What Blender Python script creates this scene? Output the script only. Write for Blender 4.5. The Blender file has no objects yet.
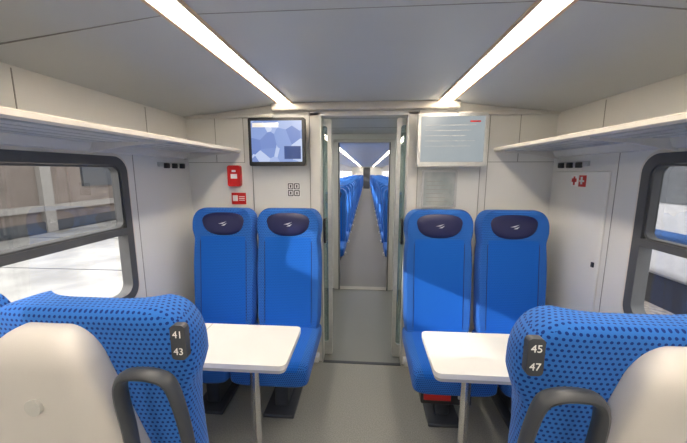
import bpy, bmesh, math, random
from mathutils import Vector, Matrix
random.seed(3)
S = bpy.context.scene
try:
    S.view_settings.view_transform = 'Standard'
except Exception as e:
    print(e)

# ---------------------------------------------------------------- materials
def lin(c):
    r = []
    for v in c[:3]:
        v = v / 255.0
        r.append(v / 12.92 if v <= 0.04045 else ((v + 0.055) / 1.055) ** 2.4)
    return (r[0], r[1], r[2], 1.0)

def mat(name, rgb, rough=0.5, metal=0.0, var=0.06, scale=8.0, bump=0.0, bscale=200.0, spec=0.5,
        emit=None, estr=0.0, rgb2=None):
    m = bpy.data.materials.new(name); m.use_nodes = True
    nt = m.node_tree; b = nt.nodes['Principled BSDF']
    b.inputs['Roughness'].default_value = rough
    b.inputs['Metallic'].default_value = metal
    b.inputs['Specular IOR Level'].default_value = spec
    tc = nt.nodes.new('ShaderNodeTexCoord')
    n = nt.nodes.new('ShaderNodeTexNoise'); n.inputs['Scale'].default_value = scale
    n.inputs['Detail'].default_value = 4.0
    nt.links.new(tc.outputs['Object'], n.inputs['Vector'])
    cr = nt.nodes.new('ShaderNodeValToRGB')
    a = lin(rgb)
    if rgb2 is None:
        c0 = tuple(x * (1 - var) for x in a[:3]) + (1,)
        c1 = tuple(min(1, x * (1 + var)) for x in a[:3]) + (1,)
    else:
        c0, c1 = a, lin(rgb2)
    cr.color_ramp.elements[0].position = 0.35; cr.color_ramp.elements[1].position = 0.65
    cr.color_ramp.elements[0].color = c0; cr.color_ramp.elements[1].color = c1
    nt.links.new(n.outputs['Fac'], cr.inputs['Fac'])
    nt.links.new(cr.outputs['Color'], b.inputs['Base Color'])
    if bump > 0:
        n2 = nt.nodes.new('ShaderNodeTexNoise'); n2.inputs['Scale'].default_value = bscale
        nt.links.new(tc.outputs['Object'], n2.inputs['Vector'])
        bp = nt.nodes.new('ShaderNodeBump'); bp.inputs['Strength'].default_value = bump
        bp.inputs['Distance'].default_value = 0.002
        nt.links.new(n2.outputs['Fac'], bp.inputs['Height'])
        nt.links.new(bp.outputs['Normal'], b.inputs['Normal'])
    if emit is not None:
        b.inputs['Emission Color'].default_value = lin(emit)
        b.inputs['Emission Strength'].default_value = estr
    return m

def fabric_dots(name, base, dot, scale=88.0, rad=0.27):
    m = bpy.data.materials.new(name); m.use_nodes = True
    nt = m.node_tree; N = nt.nodes; L = nt.links
    b = N['Principled BSDF']; b.inputs['Roughness'].default_value = 0.9
    b.inputs['Specular IOR Level'].default_value = 0.15
    b.inputs['Sheen Weight'].default_value = 0.1
    uv = N.new('ShaderNodeUVMap')
    sep = N.new('ShaderNodeSeparateXYZ'); L.new(uv.outputs[0], sep.inputs[0])
    def M(op, a, b2=None):
        n = N.new('ShaderNodeMath'); n.operation = op
        for i, v in enumerate((a, b2)):
            if v is None: continue
            if isinstance(v, (int, float)): n.inputs[i].default_value = v
            else: L.new(v, n.inputs[i])
        return n.outputs[0]
    u = M('MULTIPLY', sep.outputs[0], scale); v = M('MULTIPLY', sep.outputs[1], scale)
    row = M('FLOOR', v)
    u2 = M('ADD', u, M('MULTIPLY', row, 0.5))
    fu = M('SUBTRACT', M('FRACT', u2), 0.5); fv = M('SUBTRACT', M('FRACT', v), 0.5)
    d = M('SQRT', M('ADD', M('MULTIPLY', fu, fu), M('MULTIPLY', fv, fv)))
    k = M('LESS_THAN', d, rad)
    mix = N.new('ShaderNodeMix'); mix.data_type = 'RGBA'
    mix.inputs[6].default_value = lin(base); mix.inputs[7].default_value = lin(dot)
    L.new(k, mix.inputs[0])
    tc = N.new('ShaderNodeTexCoord')
    L.new(mix.outputs[2], b.inputs['Base Color'])
    n2 = N.new('ShaderNodeTexNoise'); n2.inputs['Scale'].default_value = 400
    L.new(tc.outputs['Object'], n2.inputs['Vector'])
    bp = N.new('ShaderNodeBump'); bp.inputs['Strength'].default_value = 0.25; bp.inputs['Distance'].default_value = 0.002
    L.new(n2.outputs['Fac'], bp.inputs['Height']); L.new(bp.outputs['Normal'], b.inputs['Normal'])
    return m

def emission(name, rgb, strength):
    m = bpy.data.materials.new(name); m.use_nodes = True
    b = m.node_tree.nodes['Principled BSDF']
    b.inputs['Base Color'].default_value = lin((240, 240, 235))
    b.inputs['Emission Color'].default_value = lin(rgb)
    b.inputs['Emission Strength'].default_value = strength
    return m

def glass(name, tint=(255, 255, 255), alpha=0.12, rough=0.02):
    m = bpy.data.materials.new(name); m.use_nodes = True
    nt = m.node_tree; N = nt.nodes; L = nt.links
    for n in list(N): N.remove(n)
    o = N.new('ShaderNodeOutputMaterial'); tr = N.new('ShaderNodeBsdfTransparent'); tr.inputs[0].default_value = lin(tint)
    gl = N.new('ShaderNodeBsdfGlossy'); gl.inputs['Roughness'].default_value = rough
    mx = N.new('ShaderNodeMixShader'); mx.inputs[0].default_value = alpha
    L.new(tr.outputs[0], mx.inputs[1]); L.new(gl.outputs[0], mx.inputs[2]); L.new(mx.outputs[0], o.inputs[0])
    return m

M_wall = mat('wall_laminate', (229, 230, 228), 0.35, var=0.015, scale=3)
M_wallup = mat('upper_wall_laminate', (220, 219, 215), 0.4, var=0.02, scale=3)
M_ceil = mat('ceiling_panel', (207, 210, 211), 0.36, var=0.02, scale=2)
M_trim = mat('cream_trim', (224, 219, 210), 0.4, var=0.03)
M_lampframe = mat('lamp_frame_beige', (226, 196, 164), 0.45, var=0.03)
M_rack = mat('rack_grey_paint', (186, 190, 193), 0.35, var=0.02)
M_seam = mat('seam_rubber', (156, 156, 153), 0.7)
M_floor = mat('speckled_vinyl', (134, 135, 131), 0.28, rgb2=(158, 159, 154), scale=160, bump=0.05)
M_vfloor = mat('vestibule_vinyl', (118, 121, 119), 0.3, rgb2=(136, 138, 135), scale=160)
M_farfloor = mat('aisle_carpet', (98, 100, 103), 0.6, rgb2=(122, 124, 126), scale=120)
M_alu = mat('brushed_aluminium', (205, 207, 206), 0.4, metal=0.6, var=0.04, scale=30)
M_steel = mat('polished_steel', (215, 215, 215), 0.25, metal=0.9, var=0.02)
M_black = mat('black_plastic', (32, 34, 38), 0.4)
M_dgrey = mat('dark_grey_plastic', (62, 66, 74), 0.42, var=0.05)
M_rubber = mat('window_rubber', (84, 86, 88), 0.55)
M_shell = mat('beige_seat_shell', (204, 201, 199), 0.38, var=0.015, bump=0.08, bscale=600)
M_fab = fabric_dots('blue_dotted_fabric', (50, 112, 198), (20, 52, 124))
M_ins = fabric_dots('blue_fine_dotted_fabric', (30, 104, 202), (20, 78, 168), 88, .25)
M_navy = mat('navy_leather', (28, 32, 80), 0.45, var=0.08)
M_silver = mat('silver_logo', (210, 212, 220), 0.3, metal=0.3)
M_table = mat('table_laminate', (232, 233, 231), 0.3, var=0.01)
M_tedge = mat('table_edge', (180, 181, 180), 0.4)
M_red = mat('red_enamel', (205, 34, 34), 0.35)
M_white = mat('white_print', (240, 240, 240), 0.5, var=0.01)
M_strip = emission('light_diffuser', (255, 240, 218), 26.0)
M_vlamp = emission('vestibule_lamp', (255, 250, 240), 18.0)
M_glass = glass('window_glass', alpha=0.07)
M_tint = glass('upper_window_glass', (215, 215, 215), 0.1)
M_doorglass = glass('door_glass', (205, 222, 222), 0.2)

# ---------------------------------------------------------------- mesh builder
class MB:
    def __init__(s): s.v = []; s.f = []; s.m = []; s.sm = []; s.mats = []
    def mi(s, m):
        if m not in s.mats: s.mats.append(m)
        return s.mats.index(m)
    def add(s, vs, fs, m, smooth=False, mfun=None):
        o = len(s.v); s.v += [tuple(p) for p in vs]
        for f in fs:
            s.f.append([i + o for i in f]); s.sm.append(smooth)
            mm = m
            if mfun:
                c = Vector((0, 0, 0))
                for i in f: c += Vector(vs[i])
                mm = mfun(c / len(f))
            s.m.append(s.mi(mm))
    def box(s, x0, x1, y0, y1, z0, z1, m, bev=0.0, seg=3, M=None):
        bm = bmesh.new(); bmesh.ops.create_cube(bm, size=1)
        for v in bm.verts:
            v.co = Vector(((x0 + x1) / 2 + v.co.x * (x1 - x0), (y0 + y1) / 2 + v.co.y * (y1 - y0), (z0 + z1) / 2 + v.co.z * (z1 - z0)))
        if bev > 0: bmesh.ops.bevel(bm, geom=bm.edges[:], offset=bev, segments=seg, profile=0.5, affect='EDGES')
        if M is not None: bm.transform(M)
        bm.verts.ensure_lookup_table()
        s.add([v.co.copy() for v in bm.verts], [[v.index for v in f.verts] for f in bm.faces], m, bev > 0)
        bm.free()
    def loft(s, rings, m, mfun=None, cap=True):
        n = len(rings[0]); vs = [p for r in rings for p in r]; fs = []
        for i in range(len(rings) - 1):
            for j in range(n):
                k = (j + 1) % n
                fs.append([i * n + j, i * n + k, (i + 1) * n + k, (i + 1) * n + j])
        if cap:
            fs.append(list(range(n))[::-1]); fs.append([(len(rings) - 1) * n + j for j in range(n)])
        s.add(vs, fs, m, True, mfun)
    def tube(s, pts, r, m, seg=12, r2=None):
        pts = [Vector(p) for p in pts]; rings = []
        prev = None
        for i, p in enumerate(pts):
            t = (pts[min(i + 1, len(pts) - 1)] - pts[max(i - 1, 0)]).normalized()
            if prev is None:
                a = Vector((0, 1, 0)) if abs(t.y) < 0.9 else Vector((1, 0, 0))
                n = t.cross(a).normalized()
            else:
                n = (prev - t * prev.dot(t)).normalized()
            prev = n; b = t.cross(n)
            rings.append([p + n * (r * math.cos(2 * math.pi * j / seg)) + b * ((r2 or r) * math.sin(2 * math.pi * j / seg)) for j in range(seg)])
        s.loft(rings, m)
    def prism(s, poly, axis, a0, a1, m, smooth=False):
        # poly: 2D points; axis 'y': (x,z) ; axis 'x': (y,z); axis 'z': (x,y)
        def P(p, a):
            return {'y': (p[0], a, p[1]), 'x': (a, p[0], p[1]), 'z': (p[0], p[1], a)}[axis]
        n = len(poly); vs = [P(p, a0) for p in poly] + [P(p, a1) for p in poly]
        fs = [[i, (i + 1) % n, (i + 1) % n + n, i + n] for i in range(n)] + [list(range(n))[::-1], [i + n for i in range(n)]]
        s.add(vs, fs, m, smooth)
    def ring(s, outer, inner, axis, a0, a1, m):
        def P(p, a):
            return {'y': (p[0], a, p[1]), 'x': (a, p[0], p[1]), 'z': (p[0], p[1], a)}[axis]
        n = len(outer)
        vs = [P(p, a0) for p in outer] + [P(p, a0) for p in inner] + [P(p, a1) for p in outer] + [P(p, a1) for p in inner]
        fs = []
        for i in range(n):
            k = (i + 1) % n
            fs += [[i, k, k + n, i + n], [i + 2 * n, i + 3 * n, k + 3 * n, k + 2 * n], [i, i + 2 * n, k + 2 * n, k], [i + n, k + n, k + 3 * n, i + 3 * n]]
        s.add(vs, fs, m)
    def mesh(s, name):
        me = bpy.data.meshes.new(name); me.from_pydata(s.v, [], s.f)
        for m in s.mats: me.materials.append(m)
        me.polygons.foreach_set('material_index', s.m); me.polygons.foreach_set('use_smooth', s.sm)
        bm = bmesh.new(); bm.from_mesh(me); bmesh.ops.recalc_face_normals(bm, faces=bm.faces); bm.to_mesh(me); bm.free()
        uv = me.uv_layers.new(name='UVMap')
        for p in me.polygons:
            n = p.normal; a = max(range(3), key=lambda i: abs(n[i]))
            for li in p.loop_indices:
                c = me.vertices[me.loops[li].vertex_index].co
                uv.data[li].uv = ((c.y, c.z), (c.x, c.z), (c.x, c.y))[a]
        try: me.set_sharp_from_angle(angle=math.radians(40))
        except Exception: pass
        me.update(); return me
    def obj(s, name, loc=(0, 0, 0), rot=0.0):
        o = bpy.data.objects.new(name, s.mesh(name)); S.collection.objects.link(o)
        o.location = loc; o.rotation_euler = (0, 0, rot); return o

def rrect(x0, x1, z0, z1, r, n=8):
    out = []
    for cx, cz, a0 in ((x1 - r, z1 - r, 0), (x0 + r, z1 - r, 90), (x0 + r, z0 + r, 180), (x1 - r, z0 + r, 270)):
        for i in range(n + 1):
            a = math.radians(a0 + 90 * i / n); out.append((cx + r * math.cos(a), cz + r * math.sin(a)))
    return out

def parent(c, p):
    bpy.context.view_layer.update()
    c.parent = p; c.matrix_parent_inverse = p.matrix_world.inverted()

# ---------------------------------------------------------------- room constants
XL, XR, YB, YP = -1.385, 1.333, -3.0, 2.40     # side walls, rear end, partition
SL, SR = -0.60, 0.545                          # light strip centres
ZC, ZW = 2.045, 1.957                          # ceiling centre / ceiling at the wall
DL, DR = -0.342, 0.288                         # door opening
Y2, YE = 4.10, 30.0

def wall_holes(name, x0, x1, y0, y1, z0, z1, holes, m):
    b = MB(); y = y0
    for (a, c, d, e) in sorted(holes):
        b.box(x0, x1, y, a, z0, z1, m); b.box(x0, x1, a, c, z0, d, m); b.box(x0, x1, a, c, e, z1, m); y = c
    b.box(x0, x1, y, y1, z0, z1, m)
    return b.obj(name)

i_ = 0.035
WL = [(0.12, 1.735, 0.80, 1.635), (-2.2, -0.5, 0.80, 1.635)]
WR = [(0.05, 1.64, 0.80, 1.635), (-2.2, -0.5, 0.80, 1.635)]
h = lambda W: [(a + i_, c - i_, d + i_, e - i_) for a, c, d, e in W]
wall_holes('wall_left', XL - 0.06, XL, YB, YP + 0.05, 0, 2.1, h(WL), M_wall)
wall_holes('wall_right', XR, XR + 0.06, YB, YP + 0.05, 0, 2.1, h(WR), M_wall)

b = MB(); b.box(XL - .06, XR + .06, YB - .06, YP - 0.02, -0.08, 0, M_floor); b.obj('floor')
b = MB(); b.box(XL - .06, XR + .06, YP - 0.02, Y2 + 0.02, -0.08, 0, M_vfloor)
b.box(DL, DR, YP - 0.035, YP - 0.005, 0, 0.004, M_dgrey); b.obj('floor_vestibule')
b = MB(); b.box(XL - .06, XR + .06, Y2 + .02, YE, -0.08, 0, M_farfloor); b.obj('floor_saloon')
b = MB(); b.box(XL - .06, XR + .06, YB - .06, YB, 0, 2.1, M_wall); b.obj('wall_rear')

# ceiling
b = MB()
w = 0.058
def ceil_section(b, y0, y1):
    b.prism([(SL + w, ZC), (SR - w, ZC), (SR - w, ZC + .03), (SL + w, ZC + .03)], 'y', y0, y1, M_ceil)
    b.prism([(XL - .03, ZW), (SL - w, ZC), (SL - w, ZC + .03), (XL - .03, ZC + .03)], 'y', y0, y1, M_ceil)
    b.prism([(SR + w, ZC), (XR + .03, ZW), (XR + .03, ZC + .03), (SR + w, ZC + .03)], 'y', y0, y1, M_ceil)
    b.box(SL - w, SL + w, y0, y1, ZC + .028, ZC + .05, M_ceil); b.box(SR - w, SR + w, y0, y1, ZC + .028, ZC + .05, M_ceil)
ceil_section(b, YB - .06, YP + .03)
for yy in (1.05, -.6):
    b.box(SL + w, SR - w, yy, yy + .003, ZC - .001, ZC + .01, M_seam)
    for (xa, za, xb, zb) in ((XL, ZW, SL - w, ZC), (SR + w, ZC, XR, ZW)):
        b.prism([(xa, za - .0015), (xb, zb - .0015), (xb, zb + .005), (xa, za + .005)], 'y', yy, yy + .003, M_seam)
b.obj('ceiling')
b = MB(); ceil_section(b, Y2 + 0.0, YE); b.obj('ceiling_saloon')
b = MB(); b.box(XL - .06, XR + .06, YP + .03, Y2, 2.02, 2.06, M_ceil)
b.box(-.5, .45, 2.9, 2.91, 2.018, 2.03, M_seam); b.box(-.5, .45, 3.5, 3.51, 2.018, 2.03, M_seam); b.obj('ceiling_vestibule')

def strip(name, xc, y0, y1):
    b = MB()
    b.box(xc - .043, xc + .043, y0, y1, ZC + .002, ZC + .018, M_strip)
    b.box(xc - w, xc - .043, y0, y1, ZC - .006, ZC + .022, M_lampframe); b.box(xc + .043, xc + w, y0, y1, ZC - .006, ZC + .022, M_lampframe)
    b.box(xc - w, xc + w, y1 - .01, y1, ZC - .004, ZC + .022, M_lampframe)
    b.obj(name)
for xc in (SL, SR):
    strip('ceiling_light_strip', xc, YB + .1, YP - .05)
    strip('ceiling_light_strip', xc, Y2 + .2, YE - .3)
b = MB(); b.prism(rrect(-.75, -.45, 2.95, 3.25, .05), 'z', 2.005, 2.02, M_vlamp); b.prism(rrect(.4, .7, 2.95, 3.25, .05), 'z', 2.005, 2.02, M_vlamp)
b.obj('vestibule_ceiling_lamp')

# partition wall
b = MB()
b.box(XL, -.43, YP, YP + .05, 0, 2.06, M_wall); b.box(.372, XR, YP, YP + .05, 0, 2.06, M_wall)
b.box(-.43, .372, YP, YP + .05, 1.985, 2.06, M_wall)
b.obj('wall_partition')
b = MB()
for x0, x1 in ((-.43, DL), (DR, .372)):
    b.box(x0, x1, YP - .02, YP + .07, 0, 1.985, M_wallup, .008)
b.box(-.43, .372, YP - .02, YP + .07, 1.955, 1.99, M_wallup, .006)
b.box(DL - .012, DL, YP - .024, YP - .01, 0, 1.955, M_alu); b.box(DR, DR + .012, YP - .024, YP - .01, 0, 1.955, M_alu)
b.box(-.43, -.425, YP - .023, YP - .01, 0, 1.985, M_seam); b.box(.367, .372, YP - .023, YP - .01, 0, 1.985, M_seam)
b.obj('trim_door_frame')
b = MB(); b.box(SL - .1, SR + .1, YP - .07, YP, 1.992, ZC, M_trim, .01); b.box(XL, SL - .1, YP - .03, YP, 1.95, 1.975, M_wallup, .004)
b.box(SR + .1, XR, YP - .03, YP, 1.95, 1.975, M_wallup, .004); b.obj('trim_beam')
b = MB()
for x in (-1.16, -.94, -.88, .82, .87, 1.08):
    b.box(x, x + .004, YP - .002, YP, 1.1 if abs(x) < .9 else 1.62, 1.95, M_seam)
b.box(XL, -.94, YP - .002, YP, 1.62, 1.624, M_seam); b.box(.87, XR, YP - .002, YP, 1.62, 1.624, M_seam)
b.box(-.88, -.876, YP - .002, YP, .1, 1.62, M_seam); b.box(.82, .824, YP - .002, YP, .1, 1.62, M_seam)
# side wall seams
for y in (.35, 1.2, 1.95):
    b.box(XL, XL + .002, y, y + .004, 1.70, 1.95, M_seam); b.box(XR - .002, XR, y, y + .004, 1.70, 1.95, M_seam)
for X, s in ((XL, 1), (XR, -1)):
    xs = sorted((X, X + s * .002))
    b.box(xs[0], xs[1], 1.80, 1.804, 0.1, 1.66, M_seam)
b.obj('trim_panel_seams')

# sliding door leaves, parked
for k, (x0, x1, xh) in enumerate(((DL - .5, DL + .065, DL + .014), (DR - .065, DR + .5, DR - .014))):
    b = MB()
    b.ring(rrect(x0, x1, .01, 1.95, .01, 2), rrect(x0 + .03, x1 - .03, .12, 1.90, .02, 2), 'y', YP + .075, YP + .105, M_alu)
    b.prism(rrect(x0 + .02, x1 - .02, .1, 1.92, .01, 2), 'y', YP + .087, YP + .093, M_doorglass)
    b.tube([(xh, YP + .08, 1.0), (xh, YP + .03, 1.0), (xh, YP + .02, 1.015), (xh, YP + .02, 1.165), (xh, YP + .03, 1.18), (xh, YP + .08, 1.18)], .010, M_black)
    b.obj('door_%d' % (k + 1))

# second portal & vestibule
b = MB()
b.box(XL, -.35, Y2 - .05, Y2, 0, 2.02, M_wall); b.box(.275, XR, Y2 - .05, Y2, 0, 2.02, M_wall); b.box(-.35, .275, Y2 - .05, Y2, 1.91, 2.02, M_wall)
b.box(XL - .06, XL, YP + .05, Y2, 0, 2.02, M_wall); b.box(XR, XR + .06, YP + .05, Y2, 0, 2.02, M_wall)
b.obj('wall_vestibule')
b = MB()
for x0, x1 in ((-.42, -.35), (.275, .345)): b.box(x0, x1, Y2 - .09, Y2 + .02, 0, 1.94, M_wallup, .008)
b.box(-.42, .345, Y2 - .09, Y2 + .02, 1.91, 1.95, M_wallup, .008)
b.box(-.36, -.35, Y2 - .1, Y2 - .08, 0, 1.91, M_dgrey); b.box(.275, .285, Y2 - .1, Y2 - .08, 0, 1.91, M_dgrey)
b.box(-.35, .275, Y2 - .1, Y2 + .02, 0, .006, M_seam)
b.obj('trim_saloon_portal')
for x in (-.47, .42):
    b = MB(); b.tube([(x, 3.3, 0), (x, 3.3, 2.02)], .016, M_steel); b.tube([(x, 3.3, 0), (x, 3.3, .02)], .04, M_steel); b.tube([(x, 3.3, 2.0), (x, 3.3, 2.02)], .04, M_steel)
    b.obj('grab_pole')

# far saloon side walls with window band
for nm, x0, x1 in (('wall_saloon_left', XL - .06, XL), ('wall_saloon_right', XR, XR + .06)):
    holes = [(Y2 + .8 + 2.1 * i, Y2 + .8 + 2.1 * i + 1.5, .85, 1.6) for i in range(12)]
    wall_holes(nm, x0, x1, Y2, YE, 0, 2.1, holes, M_wall)
b = MB(); b.box(XL, XR, YE - .06, YE, 0, 2.1, M_wall); b.box(-.35, .28, YE - .08, YE - .05, 0, 1.95, M_dgrey, .01); b.obj('wall_saloon_end')

# ---------------------------------------------------------------- windows
def window(name, X, s, W):
    y0, y1, z0, z1 = W; b = MB()
    a, c = sorted((X - s * .05, X + s * .012))
    b.ring(rrect(y0, y1, z0, z1, .09), rrect(y0 + .047, y1 - .047, z0 + .047, z1 - .047, .06), 'x', a, c, M_rubber)
    b.ring(rrect(y0 - .015, y1 + .015, z0 - .015, z1 + .015, .1), rrect(y0, y1, z0, z1, .09), 'x', *sorted((X, X + s * .006)), M_trim)
    zb = 1.215
    a, c = sorted((X - s * .045, X + s * .014))
    b.box(a, c, y0 + .045, y1 - .045, zb - .018, zb + .018, M_rubber)
    a, c = sorted((X - s * .035, X + s * .004))
    b.ring(rrect(y0 + .05, y1 - .05, zb + .018, z1 - .05, .04), rrect(y0 + .06, y1 - .06, zb + .026, z1 - .06, .035), 'x', a, c, M_rubber)
    g = X - s * .03
    b.box(min(g, g - s * .004), max(g, g - s * .004), y0 + .04, y1 - .04, zb, z1 - .04, M_tint)
    b.box(min(g, g - s * .004), max(g, g - s * .004), y0 + .04, y1 - .04, z0 + .04, zb, M_glass)
    b.obj(name)
for k, (X, s, W) in enumerate(((XL, 1, WL[0]), (XR, -1, WR[0]), (XL, 1, WL[1]), (XR, -1, WR[1]))):
    window('window_%d' % (k + 1), X, s, W)

# ---------------------------------------------------------------- luggage racks
def rack(X, s, xf):
    b = MB(); z = 1.705; y0, y1 = -2.8, 2.36
    for i in range(4):
        xa = X + s * (.05 + .085 * i)
        xs = sorted((xa, xa + s * .065))
        b.box(xs[0], xs[1], y0, y1, z - .012, z - .002, M_rack, .002)
    b.prism([(xf - s * .030, z - .010), (xf - s * .004, z - .013), (xf + s * .008, z - .006), (xf + s * .010, z + .010), (xf + s * .002, z + .015), (xf - s * .006, z + .010), (xf - s * .008, z - .002), (xf - s * .030, z - .002)], 'y', y0, y1, M_trim)
    b.prism([(X, z - .055), (X + s * .03, z - .05), (X + s * .045, z - .02), (X + s * .05, z - .002), (X, z + .01)], 'y', y0, y1, M_wallup)
    y = y1
    while y > y0:
        b.prism([(X, z - .065), (X + s * .06, z - .055), (X + s * .2, z - .03), (xf, z - .013), (xf, z - .003), (X, z - .003)], 'y', y - .018, y, M_wallup)
        y -= .86
    xs = sorted((X + s * .02, xf - s * .01)); b.box(xs[0], xs[1], y0, y1, z - .003, z + .001, M_seam)
    b.obj('luggage_rack')
rack(XL, 1, -.955); rack(XR, -1, .905)

# coat hook rails
for X, s in ((XL, 1), (XR, -1)):
    b = MB(); a, c = sorted((X, X + s * .02))
    b.box(a, c, 2.02, 2.32, 1.585, 1.615, M_alu, .004)
    for y in (2.08, 2.17, 2.26):
        a2, c2 = sorted((X + s * .015, X + s * .04))
        b.box(a2, c2, y - .02, y + .02, 1.575, 1.61, M_black, .006)
    b.obj('coat_hook_rail')

# ---------------------------------------------------------------- seats
N_ = 44
WAIST = 0.0
def cz(z): return .045 + .10 * (z - .45) / .85
TOP = 1.295
def hw(z):
    pts = [(.42, .213 - WAIST), (.55, .228 - WAIST), (.9, .233 - WAIST), (1.00, .229 - WAIST * .8), (1.08, .222 - WAIST * .35), (1.16, .234), (1.30, .234)]
    for (a, wa), (c, wc) in zip(pts, pts[1:]):
        if z <= c:
            t = max(0, (z - a) / (c - a)); t = t * t * (3 - 2 * t); base = wa + (wc - wa) * t; break
    else: base = pts[-1][1]
    r = .105
    if z > TOP - r:
        base = base - .8 * (r - math.sqrt(max(0, r * r - (z - (TOP - r)) ** 2)))
    return base
def sgnpow(v, e): return math.copysign(abs(v) ** e, v)
def bol(z): return .028 + .018 * max(0, min(1, (z - 1.05) / .1))
def back_ring(z):
    w_ = hw(z); t = .045
    if z > TOP - .03: t = .045 * math.sqrt(max(.02, 1 - ((z - (TOP - .03)) / .0305) ** 2)) * .6 + .018
    r = []
    for j in range(N_):
        a = 2 * math.pi * j / N_
        x = w_ * sgnpow(math.cos(a), .45); y = t * sgnpow(math.sin(a), .45)
        if y < 0: y -= bol(z) * (abs(x) / w_) ** 4 * min(1, -math.sin(a) * 2.5)
        x *= 1 - .045 * max(0, min(1, -y / .06))
        r.append((x, y + cz(z), z))
    return r
def front_y(x, z):
    w_ = hw(z); return cz(z) - .045 * (1 - min(.98, abs(x) / w_) ** 4.4) ** .22 - bol(z) * (abs(x) / w_) ** 4

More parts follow.
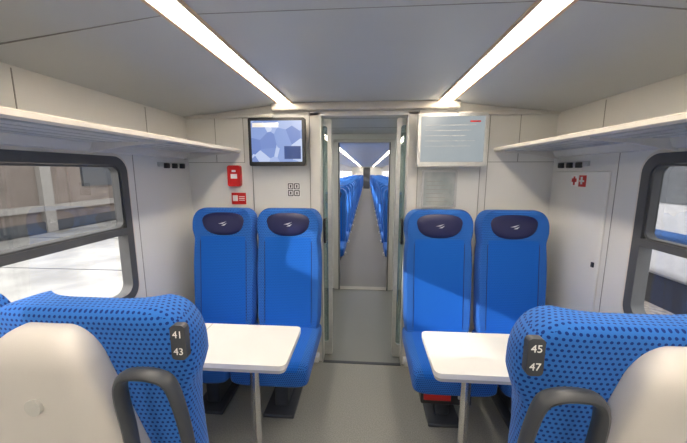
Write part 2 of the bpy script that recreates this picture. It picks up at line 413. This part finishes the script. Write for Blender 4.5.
def build_seat(hand, cush=-.47, detail=True, waist=0.0):
    """hand: side (+1/-1 local x) of the aisle grab handle, 0 = none. Seat faces local -Y."""
    global WAIST
    WAIST = waist
    b = MB()
    zs = [.42 + .62 * i / 16 for i in range(17)] + [1.06, 1.08, 1.10, 1.12, 1.15, 1.18, 1.20] + [1.205 + .09 * math.sin(math.pi / 2 * i / 10) for i in range(1, 10)] + [1.2945]
    def mf(c):
        if c.y < cz(c.z) - .02 and abs(c.x) < .165 and c.z < 1.10: return M_ins
        return M_fab
    b.loft([back_ring(z) for z in zs], M_fab, mf)
    # seam piping between insert and bolsters
    for sx in (-1, 1):
        b.tube([(sx * .166, front_y(.166, z) - .0005, z) for z in [.5 + .03 * i for i in range(20)]], .0022, M_navy, 6)
    # cushion
    ys = [cush + d for d in (0, .002, .01, .025, .05, .09, .17, .25)] + [-.08, 0, .05, .08]
    rings = []
    for y in ys:
        k = 1.0
        if y < cush + .05: k = math.sqrt(max(.02, 1 - ((cush + .05 - y) / .0505) ** 2))
        hh = .04 + .035 * k; zc = .405
        w2 = .228 - waist * .5 - .02 * (1 - k); r = []
        for j in range(N_):
            a = 2 * math.pi * j / N_
            x = w2 * sgnpow(math.cos(a), .4); zz = hh * sgnpow(math.sin(a), .45)
            if zz > 0: zz += .012 * (abs(x) / w2) ** 4 - .01 + .012 * max(0, (-.2 - y) / .27) * k
            r.append((x, y, zc + zz))
        rings.append(r)
    b.loft(rings, M_ins, lambda c: M_ins if (abs(c.x) < .17 and c.z > .42) else M_fab)
    # under-pan
    b.box(-.19, .19, cush + .07, .08, .31, .345, M_dgrey, .01)
    # rear shell, set slightly outboard on the aisle seats
    off = -hand * .047
    rings = []
    for i in range(40):
        z = .33 + .935 * math.sin(math.pi / 2 * i / 39)
        zt = 1.265
        wsh = .187 - .095 * max(0, (z - .85) / .415)
        d = .055 + .035 * max(0, min(1, (z - .7) / .3))
        if z > zt - .07:
            q = (z - (zt - .07)) / .0702
            q2 = math.sqrt(max(0, 1 - q * q)); wsh -= .052 * (1 - q2); d *= .35 + .65 * q2
        y0 = cz(z) + .02; y1 = cz(z) + .045 + d - .02
        yc = (y0 + y1) / 2; hy = (y1 - y0) / 2; r = []
        for j in range(N_):
            a = 2 * math.pi * j / N_
            r.append((off + wsh * sgnpow(math.cos(a), .5), yc + hy * sgnpow(math.sin(a), .6), z))
        rings.append(r)
    b.loft(rings, M_shell)
    if detail:
        # round cap on the shell
        zb = 1.115; yb = cz(zb) + .045 + .09 - .02
        b.tube([(off, yb - .006, zb), (off, yb + .005, zb), (off, yb + .007, zb)], .017, M_tedge, 20)
        # navy headrest pad
        ZP = 1.192; HZ = .08
        vs = [(0, front_y(0, ZP) - .016, ZP)]; fs = []; R = 9; A = 40
        for i in range(1, R + 1):
            q = i / R
            for j in range(A):
                a = 2 * math.pi * j / A
                px = .158 * sgnpow(math.cos(a), .75); pz = HZ * sgnpow(math.sin(a), .75)
                px *= 1 + .12 * (pz / HZ)
                if pz < 0: pz -= .01 * (1 - (px / .16) ** 2)
                x = px * q; z = ZP + pz * q
                vs.append((x, front_y(x, z) - .016 * (1 - q ** 5) + .004 * (q ** 5), z))
        for j in range(A): fs.append([0, 1 + j, 1 + (j + 1) % A])
        for i in range(R - 1):
            for j in range(A):
                k = (j + 1) % A; o = 1 + i * A
                fs.append([o + j, o + A + j, o + A + k, o + k])
        b.add(vs, fs, M_navy, True)
        # swoosh logo
        for dx, dz, sx in ((0, 0, 1), (.012, -.012, .7)):
            pts = [(-.03 * sx + dx, 1.19 + dz), (-.005 + dx, 1.197 + dz), (.03 * sx + dx, 1.207 + dz), (.002 + dx, 1.190 + dz)]
            vs = [(x, front_y(x, z) - .0185, z) for x, z in pts]
            b.add(vs, [[0, 1, 2, 3]], M_silver)
    # pedestal
    b.box(-.045, .045, -.22, .02, .02, .33, M_dgrey, .015)
    b.box(-.10, .10, -.30, .08, 0, .025, M_dgrey, .008)
    b.box(-.235, .235, -.12, -.06, .28, .32, M_alu, .006)
    if hand:
        s = hand; path = []
        key = [(.125, .96), (.123, 1.06), (.122, 1.13), (.127, 1.168), (.143, 1.188), (.175, 1.193), (.206, 1.189), (.226, 1.174), (.236, 1.13), (.242, 1.06), (.243, .97), (.240, .90)]
        for x, z in key: path.append((s * x, cz(z) + .045 + .055, z))
        path = [(s * .120, cz(.90) + .04, .90)] + path + [(s * .205, cz(.86) + .02, .85)]
        P = [Vector(p) for p in path]; sm = []
        for i in range(len(P) - 1):
            p0 = P[max(0, i - 1)]; p1 = P[i]; p2 = P[i + 1]; p3 = P[min(len(P) - 1, i + 2)]
            for k in range(4):
                t = k / 4
                sm.append(.5 * ((2 * p1) + (-p0 + p2) * t + (2 * p0 - 5 * p1 + 4 * p2 - p3) * t * t + (-p0 + 3 * p1 - 3 * p2 + p3) * t ** 3))
        sm.append(P[-1]); b.tube(sm, .0105, M_dgrey, 12, .016)
    WAIST = 0.0
    return b

bR = build_seat(1, -.35, waist=.032).mesh('passenger_seat_r'); bL = build_seat(-1, -.35, waist=.032).mesh('passenger_seat_l')
b1 = build_seat(0, -.35).mesh('passenger_seat_short'); b0 = build_seat(0).mesh('passenger_seat_plain')
def place(me, x, y, rot=0.0, name='passenger_seat'):
    o = bpy.data.objects.new(name, me); S.collection.objects.link(o); o.location = (x, y, 0); o.rotation_euler = (0, 0, rot); return o
YF, YN = 2.05, .745
place(b0, -1.012, YF); place(b0, -.545, YF)
place(b0, .492, YF); place(b0, .975, YF)
nl = place(bL, -.594, YN, math.pi); n2_ = place(b1, -1.072, YN, math.pi)
nr = place(bR, .533, YN, math.pi); n3_ = place(b1, 1.011, YN, math.pi)
for o in (nl, n2_, nr, n3_): o.scale = (1, 1, .984)

def plate(seat, x, n1, n2):
    z = 1.212; y = YN - (cz(z / .984) + .045) - .0005
    b = MB(); b.prism(rrect(x - .0155, x + .0155, z - .037, z + .037, .009), 'y', y - .004, y + .012, M_dgrey)
    o = b.obj('number_plate'); parent(o, seat)
    for t, dz in ((n1, .012), (n2, -.024)):
        cu = bpy.data.curves.new('seat_number', 'FONT'); cu.body = t; cu.size = .021; cu.align_x = 'CENTER'; cu.extrude = .0004
        cu.materials.append(M_white)
        to = bpy.data.objects.new('seat_number', cu); S.collection.objects.link(to)
        to.location = (x, y - .0048, z + dz - .001); to.rotation_euler = (math.pi / 2, 0, 0); parent(to, seat)
plate(nl, -.373, '41', '43'); plate(nr, .314, '45', '47')

# rows in the far saloon
root = bpy.data.objects.new('rows_of_passenger_seats', None); S.collection.objects.link(root)
y = 4.85; k = 0
while y < 28.5:
    for x in (-1.012, -.545, .492, .975):
        r = math.pi if (k // 6) % 2 else 0.0
        o = place(b0, x, y, r, 'seat'); o.parent = root
    y += .88; k += 1

# ---------------------------------------------------------------- tables
def table(s, xa, xw, xp):
    b = MB(); x0, x1 = sorted((xa, xw)); y0, y1 = 1.180, 1.525
    b.prism(rrect(x0, x1, y0, y1, .03), 'z', .728, .75, M_table)
    b.prism(rrect(x0 + .004, x1 - .004, y0 + .004, y1 - .004, .028), 'z', .712, .728, M_tedge)
    b.box(x0 + .03, x1 - .03, (y0 + y1) / 2 - .02, (y0 + y1) / 2 + .02, .69, .715, M_alu, .004)
    ym = (y0 + y1) / 2
    b.tube([(xp, ym, 0), (xp, ym, .70)], .022, M_steel, 20); b.tube([(xp, ym, 0), (xp, ym, .012)], .06, M_steel, 24)
    b.tube([(xp, ym, .68), (xp, ym, .712)], .045, M_alu, 24)
    b.box(xp - .1, xp + .1, ym - .05, ym + .05, .700, .714, M_dgrey, .004)
    a, c = sorted((xw, xw - s * .04)); b.box(a, c, y0 + .04, y1 - .04, .62, .715, M_alu, .006)
    xm = xa + s * .48
    b.box(xm - .0015, xm + .0015, y0, y1, .75, .7505, M_seam)
    b.obj('folding_table')
table(-1, -.332, XL, -.53); table(1, .283, XR, .465)

# ---------------------------------------------------------------- screens
def screen_mat(name, kind):
    m = bpy.data.materials.new(name); m.use_nodes = True
    nt = m.node_tree; N = nt.nodes; L = nt.links; b = N['Principled BSDF']
    tc = N.new('ShaderNodeTexCoord'); mp = N.new('ShaderNodeMapping'); L.new(tc.outputs['Object'], mp.inputs[0])
    cr = N.new('ShaderNodeValToRGB'); cr.color_ramp.interpolation = 'LINEAR'
    if kind == 'map':
        t = N.new('ShaderNodeTexVoronoi'); t.inputs['Scale'].default_value = 11; L.new(mp.outputs[0], t.inputs['Vector'])
        sp = N.new('ShaderNodeSeparateColor'); L.new(t.outputs['Color'], sp.inputs[0]); L.new(sp.outputs[0], cr.inputs[0])
        e = cr.color_ramp.elements; e[0].color = lin((84, 112, 184)); e[1].color = lin((206, 218, 242)); cr.color_ramp.elements.new(.5).color = lin((146, 170, 222))
    else:
        t = N.new('ShaderNodeTexNoise'); t.inputs['Scale'].default_value = 5; L.new(mp.outputs[0], t.inputs['Vector']); L.new(t.outputs[0], cr.inputs[0])
        e = cr.color_ramp.elements; e[0].color = lin((158, 170, 178)); e[1].color = lin((184, 192, 194))
    b.inputs['Base Color'].default_value = (.02, .02, .02, 1); b.inputs['Roughness'].default_value = .25
    L.new(cr.outputs[0], b.inputs['Emission Color']); b.inputs['Emission Strength'].default_value = 1.0 if kind == 'map' else .8
    return m
def monitor(x0, x1, z0, z1, frame, sm, kind):
    b = MB(); y = 2.27
    b.prism(rrect(x0, x1, z0, z1, .012), 'y', y + .006, y + .05, frame)
    b.ring(rrect(x0, x1, z0, z1, .012), rrect(x0 + .02, x1 - .02, z0 + .03, z1 - .02, .004), 'y', y, y + .01, frame)
    b.box(x0 + .018, x1 - .018, y + .003, y + .007, z0 + .028, z1 - .018, sm)
    b.box((x0 + x1) / 2 - .06, (x0 + x1) / 2 + .06, y + .05, 2.4, (z0 + z1) / 2 - .06, (z0 + z1) / 2 + .06, M_dgrey, .005)
    if kind == 'map':
        b.box(x0 + .03, x1 - .19, y + .0015, y + .0032, z1 - .065, z1 - .035, M_white)
        b.box(x1 - .15, x1 - .03, y + .0015, y + .0032, z0 + .05, z0 + .14, mat('screen_dark_block', (50, 74, 134), .3))
    else:
        for i in range(5):
            b.box(x0 + .05, x1 - .08 - .03 * (i % 3), y + .0015, y + .0032, z1 - .08 - .035 * i, z1 - .077 - .035 * i, M_tedge)
        b.box(x1 - .12, x1 - .05, y + .0015, y + .0032, z1 - .06, z1 - .05, M_red)
    b.obj('wall_monitor')
monitor(-.852, -.443, 1.593, 1.93, M_black, screen_mat('screen_map', 'map'), 'map')
monitor(.347, .815, 1.588, 1.945, M_alu, screen_mat('screen_text', 'text'), 'text')

# ---------------------------------------------------------------- signs, boxes
b = MB(); b.prism(rrect(-1.065, -.965, 1.44, 1.60, .018), 'y', YP - .035, YP, M_red)
b.ring(rrect(-1.065, -.965, 1.44, 1.60, .018), rrect(-1.055, -.975, 1.45, 1.59, .012), 'y', YP - .038, YP - .03, M_red)
b.box(-1.04, -.99, YP - .0365, YP - .034, 1.50, 1.535, M_white); b.box(-1.03, -1.0, YP - .0365, YP - .034, 1.55, 1.565, M_white)
b.obj('fire_alarm_box')
b = MB(); b.box(-1.055, -.94, YP - .006, YP, 1.30, 1.39, M_red, .002); b.box(-1.045, -1.005, YP - .008, YP - .005, 1.325, 1.37, M_white)
for i in range(3): b.box(-.995, -.95, YP - .008, YP - .005, 1.33 + .014 * i, 1.335 + .014 * i, M_white)
b.obj('fire_alarm_sign')
b = MB(); b.box(-.61, -.51, YP - .004, YP, 1.36, 1.47, M_white, .001)
for i in range(2):
    for j in range(2):
        x = -.605 + .048 * i; z = 1.367 + .052 * j
        b.ring(rrect(x, x + .042, z, z + .045, .004, 3), rrect(x + .006, x + .036, z + .006, z + .039, .003, 3), 'y', YP - .006, YP - .003, M_black)
        b.box(x + .016, x + .026, YP - .006, YP - .003, z + .012, z + .033, M_black)
b.obj('pictogram_sticker')
b = MB(); b.ring(rrect(.405, .66, 1.285, 1.563, .015), rrect(.42, .645, 1.30, 1.548, .008), 'y', YP - .02, YP, M_alu)
b.box(.415, .65, YP - .008, YP - .002, 1.295, 1.553, mat('poster_paper', (160, 170, 172), .15, rgb2=(190, 196, 194), scale=9))
for i in range(6): b.box(.44, .60 - .02 * (i % 3), YP - .0095, YP - .0075, 1.33 + .03 * i, 1.334 + .03 * i, M_seam)
b.obj('framed_notice')
b = MB(); b.box(XR - .012, XR, 1.84, 2.36, .5, 1.555, M_wall, .008)
b.box(XR - .02, XR - .01, 1.87, 1.89, 1.0, 1.03, M_black, .003); b.obj('wall_cabinet_door')
b = MB(); x1 = XR - .0115
b.box(x1 - .003, x1, 2.02, 2.085, 1.46, 1.53, M_red, .001); b.box(x1 - .003, x1, 2.095, 2.16, 1.46, 1.53, M_white, .001)
b.box(x1 - .005, x1 - .002, 2.05, 2.065, 1.475, 1.52, M_white); b.box(x1 - .005, x1 - .002, 2.105, 2.15, 1.487, 1.51, M_red); b.box(x1 - .005, x1 - .002, 2.12, 2.135, 1.468, 1.522, M_red)
b.box(x1 - .005, x1 - .002, 2.035, 2.075, 1.49, 1.50, M_white)
b.obj('emergency_sign')
# equipment box hung under the right far seat
b = MB(); b.box(.33, .62, 1.69, 1.80, .205, .306, M_black, .01); b.box(.345, .50, 1.684, 1.692, .235, .275, M_red, .003)
b.box(.54, .585, 1.682, 1.692, .25, .28, M_tedge, .003)
b.obj('under_seat_equipment_box')
# skirting heater covers
for nm, X, s in (('baseboard_left', XL, 1), ('baseboard_right', XR, -1)):
    b = MB(); a, c = sorted((X, X + s * .05)); b.box(a, c, YB, YP, 0, .14, M_dgrey, .006); b.obj(nm)

# ---------------------------------------------------------------- outside
M_plat = mat('platform_concrete', (140, 139, 135), .9, rgb2=(176, 175, 170), scale=1.2)
M_bal = mat('ballast', (96, 92, 88), .95, rgb2=(140, 135, 130), scale=9)
M_brick = mat('brown_facade', (128, 116, 108), .9, rgb2=(150, 138, 130), scale=1.5)
M_fac2 = mat('facade_windows', (84, 88, 94), .25)
M_band = mat('facade_render', (172, 168, 162), .8)
M_trainw = mat('train_white_paint', (165, 168, 174), .3)
M_trainb = mat('train_blue_paint', (60, 90, 140), .3)
M_leaf = mat('planter_leaves', (70, 92, 58), .9, rgb2=(104, 124, 84), scale=14)
b = MB(); b.box(-60, 60, -60, 90, -1.1, -1.0, M_bal); b.obj('ground')
b = MB(); b.box(-9, -1.7, -25, 45, -1.0, -.15, M_plat); b.box(-1.9, -1.7, -25, 45, -.15, -.12, M_trim)
b.box(-2.6, -2.45, -25, 45, -.15, -.145, M_fac2)
for i in range(28): b.box(-9, -1.9, -25 + 2.5 * i, -24.97 + 2.5 * i, -.15, -.147, M_fac2)
b.obj('station_platform')
b = MB(); b.box(-12, -9.2, -25, 45, -1, 4.5, M_brick)
for i in range(16):
    y = -24 + 4.2 * i
    b.box(-9.2, -9.12, y, y + 1.8, 1.1, 2.3, M_fac2); b.box(-9.2, -9.05, y + 2.8, y + 3.1, -.15, 4.5, M_band)
b.box(-9.2, -9.05, -25, 45, 2.9, 3.15, M_band); b.box(-9.2, -9.08, -25, 45, .45, .62, M_band); b.box(-9.2, -9.1, -25, 45, -.15, .15, M_fac2); b.obj('station_building')
b = MB(); b.box(5.4, 8.0, -14, 40, -.4, 2.9, M_trainw, .2)
b.box(5.37, 5.42, -13.5, 39.5, 1.0, 1.9, M_fac2); b.box(5.37, 5.42, -13.5, 39.5, .2, .5, M_trainb)
b.box(5.6, 7.8, -13, 39, -1.0, -.4, M_black); b.obj('neighbouring_train')
b = MB()
for x in (2.9, 4.3):
    b.box(x, x + .07, -25, 45, -1.0, -.86, M_steel)
for i in range(90): b.box(2.5, 4.8, -20 + .6 * i, -19.75 + .6 * i, -1.02, -.95, M_plat)
b.obj('railway_track')

# ---------------------------------------------------------------- light
W = bpy.data.worlds.new('World'); S.world = W; W.use_nodes = True
nt = W.node_tree; bg = nt.nodes['Background']
sky = nt.nodes.new('ShaderNodeTexSky'); sky.sky_type = 'NISHITA'; sky.sun_disc = False
sky.sun_elevation = math.radians(35); sky.sun_rotation = math.radians(240); sky.dust_density = 5; sky.air_density = .6
mxn = nt.nodes.new('ShaderNodeMix'); mxn.data_type = 'RGBA'; mxn.inputs[0].default_value = .8
mxn.inputs[7].default_value = (3.2, 3.15, 3.05, 1)
nt.links.new(sky.outputs[0], mxn.inputs[6]); nt.links.new(mxn.outputs[2], bg.inputs['Color']); bg.inputs['Strength'].default_value = 1.2
sd = bpy.data.lights.new('sun', 'SUN'); sd.energy = 9; sd.angle = .01; sd.color = (1, .96, .9)
so = bpy.data.objects.new('sun', sd); S.collection.objects.link(so)
so.rotation_euler = Vector((1.8, .95, -.75)).to_track_quat('-Z', 'Y').to_euler(); so.location = (-5, -3, 6)

# ---------------------------------------------------------------- camera
cd = bpy.data.cameras.new('camera'); cam = bpy.data.objects.new('camera', cd); S.collection.objects.link(cam)
cd.sensor_width = 36; cd.lens = 36 * 315 / 687; cd.clip_start = .02
cam.location = (0, 0, 1.55); cam.rotation_euler = (math.radians(90 - 8.93), 0, math.radians(4.22))
S.camera = cam
